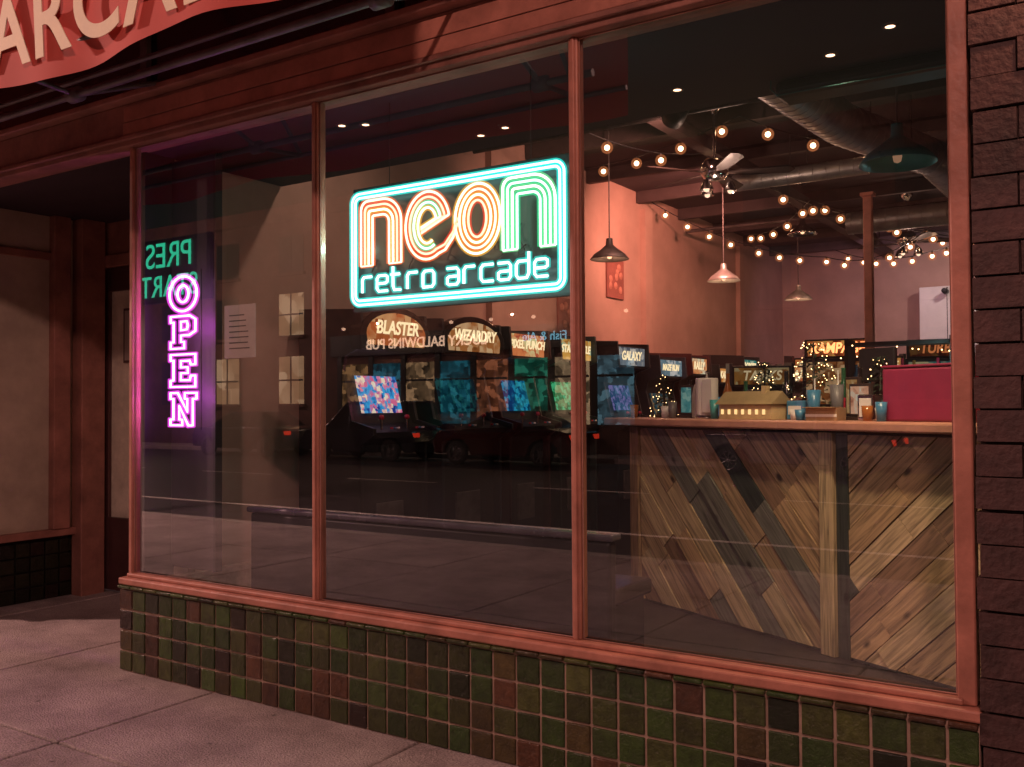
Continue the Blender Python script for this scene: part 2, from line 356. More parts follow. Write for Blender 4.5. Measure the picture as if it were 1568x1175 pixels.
for r_ in range(42):
    z=r_*.108; off=.0 if r_%2 else .13
    xs=sorted(set([round(q,3) for q in [X1+.08]+[X1+.08+off+.26*k for k in range(1 if not off else 0,6)]]))
    for a,b_ in zip(xs,xs[1:]):
        e=random.uniform(0,.016); dz=random.uniform(-.003,.003)
        bmbox(bm,(a+(.003 if a>X1+.09 else random.uniform(-.010,.002)),-.066-e,z+.003+dz),(min(b_-.003,.75),.0,z+.104+dz))
addm('bricks',bm,BR,bp_,bevel=.012)
# entrance recess
en=grp('entrance')
box('side_wall',(-7.6,0.0,.50),(-7.3,1.3,ZT),CREAM,en)
box('side_base',(-7.6,0.0,-.05),(-7.32,1.3,.5),BLKG,en)
box('side_ledge',(-7.6,-.03,.501),(-7.24,1.3,.56),PAINTD,en,bevel=.006)
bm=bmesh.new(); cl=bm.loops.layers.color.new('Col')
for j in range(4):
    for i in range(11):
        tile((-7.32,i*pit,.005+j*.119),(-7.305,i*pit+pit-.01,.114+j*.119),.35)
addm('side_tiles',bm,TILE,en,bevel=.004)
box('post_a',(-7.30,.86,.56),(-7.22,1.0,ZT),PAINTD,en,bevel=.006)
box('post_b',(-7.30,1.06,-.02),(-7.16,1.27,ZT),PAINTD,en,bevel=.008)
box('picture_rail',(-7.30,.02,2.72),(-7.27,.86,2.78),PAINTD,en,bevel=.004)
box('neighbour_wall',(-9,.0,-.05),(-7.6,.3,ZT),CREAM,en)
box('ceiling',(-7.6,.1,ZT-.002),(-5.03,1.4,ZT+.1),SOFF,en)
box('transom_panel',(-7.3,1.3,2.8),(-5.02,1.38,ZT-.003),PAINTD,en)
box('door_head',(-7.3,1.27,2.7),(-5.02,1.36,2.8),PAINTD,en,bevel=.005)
dr=grp('entrance_door')
DRD=M('door_paint',(.07,.03,.03),.4,bump=0)
for nme,a,b_ in (('stile_l',-7.28,-7.16),('stile_r',-6.35,-6.22)): box(nme,(a,1.3,.02),(b_,1.36,2.69),DRD,dr,bevel=.005)
box('rail_top',(-7.16,1.3,2.5),(-6.35,1.36,2.69),DRD,dr,bevel=.005); box('rail_bottom',(-7.16,1.3,.02),(-6.35,1.36,.62),DRD,dr,bevel=.005)
box('lit_glass',(-7.16,1.33,.62),(-6.35,1.35,2.5),M('lit_door_glass',(.62,.57,.46),.35,bump=0),dr)  # opaque door glass; tan light from inside is put into its colour
curve('handle',[[(-6.3,1.28,.95),(-6.3,1.24,.98),(-6.3,1.24,1.35),(-6.3,1.28,1.38)]],.012,CHROME,dr)
box('sidelight',(-6.21,1.31,.02),(-5.02,1.36,2.69),BLKG,en)
box('notice_frame',(-6.98,1.315,1.9),(-6.76,1.329,2.35),DRD,dr); box('notice_sheet',(-6.96,1.312,1.92),(-6.78,1.3149,2.33),NOTICE,dr)

# awning
aw=grp('awning')
m,n,l,p=nt('awning_canvas')
tc=n.new('ShaderNodeTexCoord'); no=n.new('ShaderNodeTexNoise'); no.inputs['Scale'].default_value=2.5; no.inputs['Detail'].default_value=5; l.new(tc.outputs['Object'],no.inputs['Vector'])
rp=n.new('ShaderNodeValToRGB'); rp.color_ramp.elements[0].color=(.46,.07,.055,1); rp.color_ramp.elements[1].color=(.66,.11,.085,1); l.new(no.outputs[0],rp.inputs[0]); l.new(rp.outputs[0],p.inputs['Base Color']); p.inputs['Roughness'].default_value=.8
CAN=m
AX0,AX1=-9,-2.2
bm=bmesh.new(); N=120; rows=[]
def fw(x,z): return .014*math.sin(x*4.5+z)+.006*math.sin(x*11+z*6)
for i in range(N+1):
    x=AX0+(AX1-AX0)*i/N
    zb=3.075+.022*math.sin(x*3.6+.5)
    rows.append([bm.verts.new(v) for v in ((x,-1.0+fw(x,0)*1.5,zb),(x,-1.0+fw(x,0),3.3),(x,-.99+fw(x,0)*.5,3.62),(x,-.5,4.0+fw(x,1)),(x,-.06,4.35))])
for a,b_ in zip(rows,rows[1:]):
    for k in range(4): bm.faces.new((a[k],b_[k],b_[k+1],a[k+1]))
addm('canvas',bm,CAN,aw,smooth=True)
LET=M('awning_letter_paint',(.88,.78,.55),.7,var=.12,bump=0)
text('lettering','ARCADE',(-4.62,-1.026,3.31),(R(90),0,0),.50,LET,aw,.002,'LEFT',bev=.008,space=1.1,shear=-.08)
text('lettering_2','RETRO',(-8.2,-1.026,3.31),(R(90),0,0),.50,LET,aw,.002,'LEFT',bev=.008,space=1.1,shear=-.08)
curve('rail_front',[[(AX0,-.6,3.17),(AX1,-.6,3.17)]],.020,GRIME,aw)
curve('rail_second',[[(AX0,-.3,3.42),(AX1,-.3,3.42)]],.015,GRIME,aw)
curve('rail_edge',[[(AX0,-.97,3.2),(AX1,-.97,3.2)]],.015,GRIME,aw)
for x in (-8.2,-6.35,-4.6,-2.5):
    curve('bracket',[[(x,-.98,3.2),(x,-.6,3.17),(x,-.04,3.4)],[(x,-.98,3.2),(x,-.04,4.3)]],.014,GRIME,aw)
    lathe('clamp',[(.0,-.04),(.04,-.04),(.04,.04),(0,.04)],(x,-.6,3.17),GRIME,aw,12,'x')
sc_=grp('wall_sconce')
box('plate',(-.12,-.11,3.15),(.02,-.102,3.4),GRIME,sc_,bevel=.003)
lathe('shade',[(.03,.12),(.09,.02),(.1,-.06)],(-.05,-.2,3.3),GRIME,sc_)
curve('arm',[[(-.05,-.105,3.35),(-.05,-.2,3.43)]],.012,GRIME,sc_)
lathe('bulb',[(0,-.05),(.035,-.03),(.04,0),(.02,.05)],(-.05,-.2,3.28),E('sconce_bulb',(1,.5,.25),10),sc_)
light('sconce_light','POINT',(-.05,-.24,3.2),(1,.42,.25),24,sc_,.04)

# ================================================================= INTERIOR SHELL
FZ=.2; CZ=4.1
room=grp('arcade_interior')
box('floor',(-5.2,.1,0),(3,12.8,FZ),FLOOR,room)
box('wall_left',(-5.2,.3,FZ),(-5.0,12.8,CZ),TAN,room)
box('wall_side_display',(-5.02,.09,.5),(-4.98,.3,ZT),BLACK,room)
box('wall_back',(-5.0,12.6,FZ),(3,12.8,CZ),TAN,room)
box('wall_right',(2.8,.3,FZ),(3,12.6,CZ),TAN,room)
box('ceiling',(-5.2,.1,CZ),(3,12.8,CZ+.15),M('ceiling_paint',(.045,.033,.038),.8,var=.3,bump=0),room)
box('soffit',(-4.99,.121,ZT+.001),(3,1.2,CZ),SOFF,room)
box('knee_wall_inner',(-4.96,.1,FZ),(3,.14,.5),BLACK,room)
BEAM=M('ceiling_beam',(.06,.042,.042),.7,var=.3,bump=0)
for i in range(9): box('joist_%d'%i,(-4.99,1.9+i*1.25,CZ-.14),(2.79,1.97+i*1.25,CZ-.001),BEAM,room)
for x in (-3.3,.1): box('girder',(x,1.21,CZ-.26),(x+.12,12.5,CZ-.14),BEAM,room)
for i in range(4): box('wall_pilaster_%d'%i,(-4.999,.42+i*3.3,FZ),(-4.93,.62+i*3.3,CZ-.2),TAN,room)
cf=grp('hanging_screen_housing')
box('case',(-1.42,1.0,3.0),(-.2,1.19,ZT),BLACK,cf,bevel=.03)
curve('trim',[[(-1.43,.99,ZT),(-1.43,.99,3.04),(-1.40,.99,3.005),(-.2,.99,3.0)]],.004,TEALD,cf)
bn=grp('booth_bench')
box('backrest',(-4.45,.44,FZ),(-2.03,.51,.90),BLACK,bn,bevel=.015); box('cap_rail',(-4.47,.425,.902),(-2.01,.525,.935),M('bench_rail',(.09,.08,.10),.25,bump=0),bn,bevel=.01)
box('seat',(-4.43,.512,.58),(-2.05,.95,.66),BLKG,bn,bevel=.02); box('plinth',(-4.41,.512,FZ),(-2.07,.88,.579),BLACK,bn)
bd=grp('open_sign_board'); box('board',(-4.955,.26,.56),(-4.56,.30,3.05),BOARD,bd,bevel=.005); box('edge',(-4.559,.255,.56),(-4.54,.305,3.05),BLACK,bd)
pst=grp('steel_post'); SP=M('post_paint',(.75,.30,.22),.4,bump=0); box('shaft',(-2.13,5.88,FZ),(-2.05,5.96,3.5),SP,pst,bevel=.01); box('base',(-2.19,5.82,FZ),(-1.99,6.02,FZ+.02),SP,pst); box('cap',(-2.15,5.86,3.5),(-2.03,5.98,3.53),SP,pst)

# ================================================================= NEON SIGNS
def arc(cx,cz,rx,rz,a0,a1,n_=28): return [(cx+rx*math.cos(R(a0+(a1-a0)*i/n_)),cz+rz*math.sin(R(a0+(a1-a0)*i/n_))) for i in range(n_+1)]
def to3(p,org,y=0): return [(org[0]+x,org[1]+y,org[2]+z) for x,z in p]
ns=grp('neon_arcade_sign')
O=(-3.35,.15,2.05); W,H=1.26,.57
m,n,l,p=nt('sign_acrylic'); p.inputs['Base Color'].default_value=(.018,.036,.038,1); p.inputs['Roughness'].default_value=.3
nz=n.new('ShaderNodeTexNoise'); nz.inputs['Scale'].default_value=9; bb=n.new('ShaderNodeBump'); bb.inputs['Strength'].default_value=.12; l.new(nz.outputs[0],bb.inputs['Height']); l.new(bb.outputs[0],p.inputs['Normal'])
box('backing',(O[0]-.045,.205,O[2]-.03),(O[0]+W+.045,.22,O[2]+H+.045),m,ns,bevel=.004)
def neon(nm,polys,core,halo,par,cyc=False,rad=.0042,cs=5,hs=2.2,hf=.22,hr=2.6,samp=True):
    curve(nm+'_tube',polys,rad,E(nm+'_core',core,cs,samp),par,cyc)
    curve(nm+'_glow_shell',polys,rad*hr,HALO(nm+'_halo',halo,hs,hf),par,cyc)  # wider emissive shell draws the glow around the tube
def rrect(d,r,w=W,h=H):
    r=max(r-d,.01); x0,z0,x1,z1=d,d,w-d,h-d
    return arc(x1-r,z1-r,r,r,0,90,8)+arc(x0+r,z1-r,r,r,90,180,8)+arc(x0+r,z0+r,r,r,180,270,8)+arc(x1-r,z0+r,r,r,270,360,8)
neon('border',[to3(rrect(0,.05),O),to3(rrect(.022,.05),O)],(.62,1,.9),(.02,.85,.75),ns,True,cs=5,hs=2.6,rad=.0056)
def nletter(x0,x1,z0,z1,ds,rr=.12,rl=.045):
    out=[]
    for d in ds:
        a,b_,t=x0+d,x1-d,z1-d; r1=max(rr-d,.012); r2=max(rl-d*.6,.01)
        out.append([(a,z0)]+arc(a+r2,t-r2,r2,r2,180,90,6)+arc(b_-r1,t-r1,r1,r1,90,0,12)+[(b_,z0)])
    return out
z0,z1=.197,.527
ORN=((1,.70,.46),(1,.14,.03)); ORD=((1,.48,.30),(1,.06,.02)); YEL=((1,.92,.6),(1,.45,.05)); GRN=((.6,1,.72),(.03,.75,.3)); LG=((.95,1,.82),(.18,.8,.3))
CS=4.2; RR=.0058
for i,pth in enumerate(nletter(.06,.325,z0,z1,(0,.026,.052,.078))):
    c=(ORN,ORD,YEL,ORN)[i]; neon('n_first_%d'%i,[to3(pth,O)],*c,ns,cs=CS,rad=RR)
neon('n_first_ends',[to3([(.06,z0),(.138,z0)],O),to3([(.247,z0),(.325,z0)],O)],*ORN,ns,cs=CS)
ecx,ecz,orx,orz=.49,.362,.136,.165
for i,d in enumerate((0,.026,.052,.078)):
    c=(ORN,ORD,GRN,YEL)[i]
    e=[(ecx-orx+.078+.02,ecz-.035+d*.35)]+[(ecx+orx-d-.01,ecz+.035-d*.1)]+arc(ecx,ecz,orx-d,orz-d,14,300,34)
    if i<2: e+= [(ecx+orx*.8,ecz-orz*.78+d),(ecx+orx*1.15,ecz-orz*.45+d),(ecx+orx*1.35,ecz-orz*.05+d)]
    neon('e_%d'%i,[to3(e,O)],*c,ns,cs=CS,rad=RR)
for i,d in enumerate((0,.026,.052,.078)):
    c=(YEL,ORN,YEL,ORD)[i]
    neon('o_%d'%i,[to3(arc(.788,.362,.130-d,.165-d,0,360,44)[:-1],O)],*c,ns,True,cs=CS,rad=RR)
for i,pth in enumerate(nletter(.933,1.213,z0,z1,(0,.026,.052,.078))):
    c=(LG,GRN,LG,GRN)[i]; neon('n_last_%d'%i,[to3(pth,O)],*c,ns,cs=CS,rad=RR)
neon('n_last_ends',[to3([(.933,z0),(1.011,z0)],O),to3([(1.135,z0),(1.213,z0)],O)],*LG,ns,cs=CS)
GL={'r':[[(0,0),(0,1),(.9,1)]],'e':[[(1,0),(0,0),(0,1),(1,1),(1,.5),(0,.5)]],'t':[[(.1,1.5),(.1,0),(.8,0)],[(-.1,1),(.7,1)]],
'o':[[(0,0),(0,1),(1,1),(1,0),(0,0)]],'a':[[(0,1),(1,1),(1,0),(0,0),(0,.5),(1,.5)]],'c':[[(1,1),(0,1),(0,0),(1,0)]],'d':[[(1,1.5),(1,0),(0,0),(0,1),(1,1)]]}
def soften(p):
    out=[p[0]]
    for a,b_,c in zip(p,p[1:],p[2:]):
        for q in (a,c): out.append((b_[0]+(q[0]-b_[0])*.18,b_[1]+(q[1]-b_[1])*.18))
    out.append(p[-1]); return out
x=.068; gp=[]
for ch in 'retro arcade':
    if ch==' ': x+=.05; continue
    for st in GL[ch]: gp.append(to3([(x+q[0]*.068,.062+q[1]*.078) for q in soften(st)],O))
    x+=.0985
neon('retro_arcade',gp,(.78,1,.93),(.02,.8,.7),ns,cs=5,rad=.0062,hs=2.0)
for zx in (.2,1.05): curve('hanger_%.1f'%zx,[[(O[0]+zx,.21,O[2]+H+.04),(O[0]+zx,.21,3.08)]],.002,BLACK,ns)
wp=[]
for i in range(9):
    xx=.1+i*.13; wp.append([(O[0]+xx+.03*math.sin(j*1.7+i),.185+.01*math.sin(j),O[2]+.17+.05*math.sin(j*.9+i*2)+j*.015) for j in range(8)])
curve('wiring',wp,.003,BLACK,ns)
light('tube_glow','POINT',(O[0]+W+.03,.10,O[2]+.3),(.05,.9,.75),1.2,ns,.02)
light('tube_glow','POINT',(O[0]-.02,.10,O[2]+.3),(.35,.95,.8),2.2,ns,.02)

op=grp('neon_open_sign')
OO={'P':[[(0,0),(.55,0),(.55,.2),(.42,.2),(.42,.4),(.75,.4),(1,.52),(1,.88),(.78,1),(0,1),(0,.82),(.12,.82),(.12,.2),(0,.2)],[(.42,.56),(.66,.58),(.7,.7),(.66,.83),(.42,.83)]],
'E':[[(0,0),(1,0),(1,.34),(.82,.34),(.78,.2),(.42,.2),(.42,.42),(.7,.42),(.7,.6),(.42,.6),(.42,.8),(.78,.8),(.82,.68),(1,.68),(1,1),(0,1),(0,.82),(.12,.82),(.12,.2),(0,.2)]],
'N':[[(0,0),(.48,0),(.48,.18),(.36,.18),(.36,.6),(.72,0),(.9,0),(.9,.82),(1.05,.82),(1.05,1),(.58,1),(.58,.82),(.68,.82),(.68,.42),(.3,1),(0,1),(0,.82),(.12,.82),(.12,.18),(0,.18)]],
'O':[arc(.5,.5,.55,.54,0,360,30)[:-1],arc(.5,.5,.22,.26,0,360,20)[:-1]]}
w=.225
for i,ch in enumerate('OPEN'):
    org=(-4.775,.12,2.105-i*.226)
    pl=[to3([(q[0]*w,q[1]*.19) for q in st],org) for st in OO[ch]]
    neon('letter_'+ch,pl,(1,.66,.9),(.85,.07,.8),op,True,cs=5,rad=.0062,hs=3.0,hf=.25,hr=2.9)
for i in range(3): curve('link_%d'%i,[[(-4.6,.15,2.09-i*.226),(-4.57,.17,2.05-i*.226),(-4.6,.15,2.02-i*.226)]],.003,BLACK,op)
curve('frame_rods',[[(-4.72,.2,1.4),(-4.72,.2,2.35)],[(-4.6,.2,1.4),(-4.6,.2,2.35)]],.004,BLACK,op)
light('tube_glow','POINT',(-4.66,.10,2.0),(.85,.10,.9),6,op,.02); light('tube_glow','POINT',(-4.66,.10,1.6),(.85,.10,.9),6,op,.02)

pn=grp('paper_notice'); box('sheet',(-4.18,.022,1.80),(-3.93,.024,2.09),NOTICE,pn)
INK=M('ink',(.05,.05,.05),.7,bump=0)
for i in range(7): box('line_%d'%i,(-4.14,.0205,2.03-i*.03),(-3.97-random.random()*.05,.0212,2.036-i*.03),INK,pn)

# ================================================================= COUNTER
ct=grp('wooden_counter',(-2.87,2.48,0),math.atan2(-.78,1.51))
CL=3.2; CT=1.44
def wood(name,col,dark=.36):
    m,n,l,p=nt(name); uv=n.new('ShaderNodeTexCoord'); mp=n.new('ShaderNodeMapping'); mp.inputs['Scale'].default_value=(1.5,24,1)
    no=n.new('ShaderNodeTexNoise'); no.inputs['Scale'].default_value=2.2; no.inputs['Detail'].default_value=9; no.inputs['Distortion'].default_value=.9
    kn=n.new('ShaderNodeTexVoronoi'); kn.inputs['Scale'].default_value=2.6; km=n.new('ShaderNodeMapping'); km.inputs['Scale'].default_value=(1,2.0,1)
    l.new(uv.outputs['UV'],mp.inputs[0]); l.new(mp.outputs[0],no.inputs['Vector']); l.new(uv.outputs['UV'],km.inputs[0]); l.new(km.outputs[0],kn.inputs['Vector'])
    r=n.new('ShaderNodeValToRGB'); r.color_ramp.elements[0].position=.32; r.color_ramp.elements[1].position=.62
    r.color_ramp.elements[0].color=[c*dark for c in col]+[1]; r.color_ramp.elements[1].color=[*col,1]; l.new(no.outputs[0],r.inputs[0])
    k=n.new('ShaderNodeMapRange'); k.inputs[1].default_value=.05; k.inputs[2].default_value=.11; k.inputs[3].default_value=.12; k.inputs[4].default_value=1; l.new(kn.outputs['Distance'],k.inputs[0])
    s=n.new('ShaderNodeVectorMath'); s.operation='SCALE'; l.new(r.outputs[0],s.inputs[0]); l.new(k.outputs[0],s.inputs['Scale']); l.new(s.outputs[0],p.inputs['Base Color'])
    p.inputs['Roughness'].default_value=.5
    b=n.new('ShaderNodeBump'); b.inputs['Strength'].default_value=.25; b.inputs['Distance'].default_value=.005; l.new(no.outputs[0],b.inputs['Height']); l.new(b.outputs[0],p.inputs['Normal'])
    return m
WD=[wood('pine_light',(.66,.50,.29)),wood('pine_mid',(.50,.35,.20)),wood('oak_brown',(.32,.20,.12)),wood('weathered_grey',(.22,.22,.18)),wood('dark_stain',(.05,.065,.055)),wood('pine_warm',(.58,.39,.21))]
def clip(poly,x0,x1,z0,z1):
    def cl1(P,ins,inter):
        out=[]
        for i in range(len(P)):
            a,b_=P[i-1],P[i]
            if ins(b_):
                if not ins(a): out.append(inter(a,b_))
                out.append(b_)
            elif ins(a): out.append(inter(a,b_))
        return out
    def ix(v): return lambda a,b_:(v,a[1]+(b_[1]-a[1])*(v-a[0])/(b_[0]-a[0]))
    def iz(v): return lambda a,b_:(a[0]+(b_[0]-a[0])*(v-a[1])/(b_[1]-a[1]),v)
    for ins,it in ((lambda p:p[0]>=x0,ix(x0)),(lambda p:p[0]<=x1,ix(x1)),(lambda p:p[1]>=z0,iz(z0)),(lambda p:p[1]<=z1,iz(z1))):
        if len(poly)<3: return []
        poly=cl1(poly,ins,it)
    return poly
def bay(name,x0,x1,z0,z1,ang,seq,w=.135):
    bm=bmesh.new(); uvl=bm.loops.layers.uv.new('UVMap')
    d=(math.cos(ang),math.sin(ang)); nrm=(-d[1],d[0]); cx,cz=(x0+x1)/2,(z0+z1)/2
    for i in range(-14,15):
        o0=i*w+.003; o1=(i+1)*w-.003; Lg=3
        cuts=[-Lg,random.uniform(-.5,-.1),random.uniform(.1,.5),Lg]; base=seq[i%len(seq)]
        for s0,s1 in zip(cuts,cuts[1:]):
            P=[(cx+d[0]*s+nrm[0]*o,cz+d[1]*s+nrm[1]*o) for s,o in ((s0+.001,o0),(s1-.001,o0),(s1-.001,o1),(s0+.001,o1))]
            P=clip(P,x0,x1,z0,z1)
            if len(P)<3: continue
            e=random.uniform(0,.010); mi=base if random.random()<.55 else random.choice(seq); ou=random.random()*9; ov=random.random()*9
            A=[bm.verts.new((q[0],-.02-e,q[1])) for q in P]; B=[bm.verts.new((q[0],0,q[1])) for q in P]
            fs=[bm.faces.new(A)]
            for k in range(len(P)):
                j=(k+1)%len(P); fs.append(bm.faces.new((A[k],B[k],B[j],A[j])))
            for f in fs:
                f.material_index=mi
                for lp in f.loops:
                    c=lp.vert.co; lp[uvl].uv=((c.x*d[0]+c.z*d[1])+ou,(c.x*nrm[0]+c.z*nrm[1])+ov)
    return addm(name,bm,WD,ct)
def wbox(name,a,b,mat,bevel=.004,vert=True):
    bm=bmesh.new(); bmbox(bm,a,b); uvl=bm.loops.layers.uv.new('UVMap')
    for f in bm.faces:
        for lp in f.loops:
            c=lp.vert.co; lp[uvl].uv=(c.z,c.x+c.y) if vert else (c.x,c.z+c.y)
    return addm(name,bm,mat,ct,bevel=bevel)
P1=1.70
bay('chevron_left',.07,P1-.045,FZ+.02,CT-.07,R(-47),[0,1,4,5,1,2,0,5,3])
bay('chevron_right',P1+.14,2.45,FZ+.02,CT-.07,R(43),[0,5,0,1,4,0,5,2])
bay('chevron_far_right',2.55,CL,FZ+.02,CT-.07,R(-45),[0,1,2])
wbox('core',(.0,.001,FZ),(CL,.6,CT-.06),BLACK)
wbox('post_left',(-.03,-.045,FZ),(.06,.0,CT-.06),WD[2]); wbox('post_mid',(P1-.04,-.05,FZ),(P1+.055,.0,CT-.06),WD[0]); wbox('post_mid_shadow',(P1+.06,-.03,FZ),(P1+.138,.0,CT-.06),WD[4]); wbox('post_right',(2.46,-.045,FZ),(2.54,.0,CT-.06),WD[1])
wbox('skirt',(-.03,-.015,FZ),(CL,.0005,FZ+.018),WD[4])
wbox('top',(-.22,-.13,CT-.05),(CL,.72,CT),M('counter_top',(.55,.27,.19),.35,var=.2,bump=0),.01,False)
def cgrp(name,lx,ly,rz=0):
    a=ct.rotation_euler[2]; c,s=math.cos(a),math.sin(a)
    return grp(name,(-2.87+lx*c-ly*s,2.48+lx*s+ly*c,CT),a+rz)
g=cgrp('paper_towel_roll',.56,.14,0)
lathe('roll',[(.02,.02),(.07,.02),(.072,.03),(.072,.25),(.07,.26),(.02,.26)],(0,0,0),WHITE,g,28); lathe('holder',[(0,0),(.08,0),(.08,.012),(.01,.014),(.008,.29),(.014,.30),(0,.31)],(0,0,0),CHROME,g,20)
box('loose_sheet',(.04,-.077,.04),(.13,-.0745,.25),WHITE,g,bevel=.001)
g=cgrp('paper_bag',.42,.24,.25)
prism('bag',[(-.07,0),(.07,0),(.075,.15),(.06,.22),(-.05,.225),(-.07,.15)],-.05,.05,'y',NOTICE,g,bevel=.008)
g=cgrp('model_house',1.02,.10,.1)
HW=M('model_house_walls',(.5,.38,.2),.6,bump=0)
box('walls',(-.20,-.08,0),(.20,.08,.09),HW,g,bevel=.003); prism('roof',[(-.1,.09),(.1,.09),(0,.17)],-.22,.22,'x',M('model_roof',(.32,.24,.12),.7,bump=0),g,bevel=.004)
for i in range(7): box('window_%d'%i,(-.18+i*.053,-.084,.03),(-.16+i*.053,-.081,.06),E('tiny_win',(1,.6,.25),1.6),g)
box('chimney',(.08,-.02,.13),(.11,.02,.2),HW,g)
FL=E('fairy_light',(1,.6,.25),9)
def garland(name,lx,ly,w,h,n_=60):
    g=cgrp(name,lx,ly)
    bm=bmesh.new()
    for i in range(520):
        z=random.random()*h; rr=w*(1-z/h*.75)*(.4+.6*random.random())
        a=random.random()*6.28; c=Vector((rr*math.cos(a),rr*math.sin(a)*.6,z)); v=Vector((math.cos(a),math.sin(a),random.uniform(-.6,.3)))*.04; t=Vector((-math.sin(a),math.cos(a),0))*.009
        bm.faces.new([bm.verts.new(c-t),bm.verts.new(c+t),bm.verts.new(c+v)])
    addm('needles',bm,GREENP,g)
    bm=bmesh.new()
    for i in range(n_):
        z=random.random()*h; rr=w*(1-z/h*.75); a=random.random()*6.28
        bmesh.ops.create_icosphere(bm,subdivisions=1,radius=.0032,matrix=Matrix.Translation((rr*math.cos(a),rr*math.sin(a)*.6-.01,z)))
    addm('lights',bm,FL,g)
    lathe('stem',[(.06,0),(.05,.03),(.008,.04),(.006,h)],(0,0,0),DARKW,g,10)
garland('tabletop_christmas_tree',.76,.45,.15,.36,50); garland('tabletop_christmas_tree',1.2,.42,.26,.46,100); garland('tabletop_christmas_tree',-.08,.3,.14,.30,35); garland('tabletop_christmas_tree',1.62,.5,.14,.36,30)
def tumbler(lx,ly,mat,h=.14,r=.035):
    g=cgrp('tumbler',lx,ly); lathe('cup',[(0,0),(r*.75,0),(r,h),(r*.92,h),(r*.68,.006),(0,.006)],(0,0,0),mat,g,16)
    if h>.12: lathe('straw',[(.004,.01),(.004,h*1.4)],(.01,0,0),WHITE,g,8)
LCY=M('pale_teal_plastic',(.18,.42,.42),.3,bump=0); AMB=M('amber_glass',(.35,.12,.03),.1,bump=0); GRY=M('grey_plastic',(.15,.15,.16),.4,bump=0)
for a in ((1.42,.18,BLUEP,.17,.04),(1.50,.28,GRY,.2,.04),(1.36,.1,WHITE,.06,.035),(1.86,.1,AMB,.08,.03),(1.93,.12,WHITE,.07,.03),(.32,.05,GRY,.11,.03),(.72,.06,TEAL,.12,.03),(1.99,.05,BLUEP,.1,.03),(.18,.1,WHITE,.08,.03),(-.1,.05,AMB,.09,.03),(1.47,.02,BLUEP,.06,.03)): tumbler(*a)
def bottle(lx,ly,mat,h=.26,lab=None):
    g=cgrp('bottle',lx,ly); lathe('glass',[(0,0),(.035,.003),(.036,h*.55),(.014,h*.75),(.013,h*.97),(.016,h),(0,h)],(0,0,0),mat,g,16); lathe('label',[(.037,h*.15),(.037,h*.42)],(0,0,0),lab or LCY,g,16)
GG=M('green_glass',(.02,.10,.05),.1,bump=0)
for a in ((.2,.3,BLKG),(.28,.4,GG,.26,WHITE),(1.56,.4,BLKG,.3,REDP),(1.8,.45,TEAL,.28),(.64,.4,GG,.24),(.9,.5,BLKG,.3,AMB),(1.7,.55,GG,.3,WHITE),(.36,.5,AMB,.3),(.05,.5,BLKG,.28),(1.4,.45,GG,.3,REDP),(1.9,.4,BLKG,.27)): bottle(*a)
def mstand(lx,ly,rz,w_,h_,mat):
    g=cgrp('menu_stand',lx,ly,rz); box('frame',(-w_,-.01,.02),(w_,.01,h_),DARKW,g,bevel=.004); box('card',(-w_+.015,-.014,.035),(w_-.015,-.011,h_-.015),mat,g); box('foot',(-w_-.01,-.04,0),(w_+.01,.04,.02),DARKW,g,bevel=.003)
mstand(1.72,.22,-.1,.08,.2,SCREEN('menu_card',[(.4,.1,.05),(1,.5,.3),(.9,.8,.6)],.5,30)); mstand(.84,.28,.2,.05,.18,SCREEN('menu_card2',[(.02,.1,.1),(.1,.5,.4),(.7,.9,.6)],.5,30)); mstand(.27,.22,.1,.06,.22,SCREEN('menu_card3',[(.02,.1,.1),(.1,.4,.4),(.4,.7,.6)],.35,25)); mstand(1.6,.3,-.2,.06,.24,SCREEN('menu_card4',[(.3,.05,.02),(.6,.3,.1),(.9,.6,.3)],.4,25))
g=cgrp('tip_box',1.3,.2,.1); box('body',(-.06,-.05,0),(.06,.05,.11),BLUEP,g,bevel=.006); box('slot',(-.03,-.005,.1105),(.03,.005,.113),BLACK,g); box('label',(-.045,-.053,.03),(.045,-.051,.08),WHITE,g)
g=cgrp('cardboard_box',1.58,.1,.3); KB=M('cardboard',(.35,.22,.12),.8,bump=0); box('body',(-.09,-.06,0),(.09,.06,.07),KB,g,bevel=.003); box('flap',(-.09,-.10,.0705),(.09,-.0,.074),KB,g); box('tape',(-.09,-.0615,.02),(.09,-.0605,.035),WHITE,g)
g=cgrp('napkin_dispenser',1.8,.2,.1); box('body',(-.05,-.05,0),(.05,.05,.14),CHROME,g,bevel=.008); box('napkins',(-.035,-.055,.02),(.035,-.051,.12),WHITE,g,bevel=.001)
g=cgrp('magenta_display_box',2.17,.22,0); box('body',(-.2,-.14,0),(.3,.14,.27),MAGP,g,bevel=.012); box('lid',(-.203,-.143,.272),(.303,.143,.285),MAGP,g,bevel=.005)
g=cgrp('cash_register',1.45,.62,0); prism('case',[(-.15,0),(.15,0),(.15,.12),(-.05,.2),(-.15,.2)],-.15,.15,'x',BLACK,g,bevel=.01); box('screen_back',(-.13,.05,.22),(.13,.08,.42),BLACK,g,bevel=.01); box('tray',(-.17,-.17,-.0),(.17,.16,.03),GRIME,g,bevel=.004)

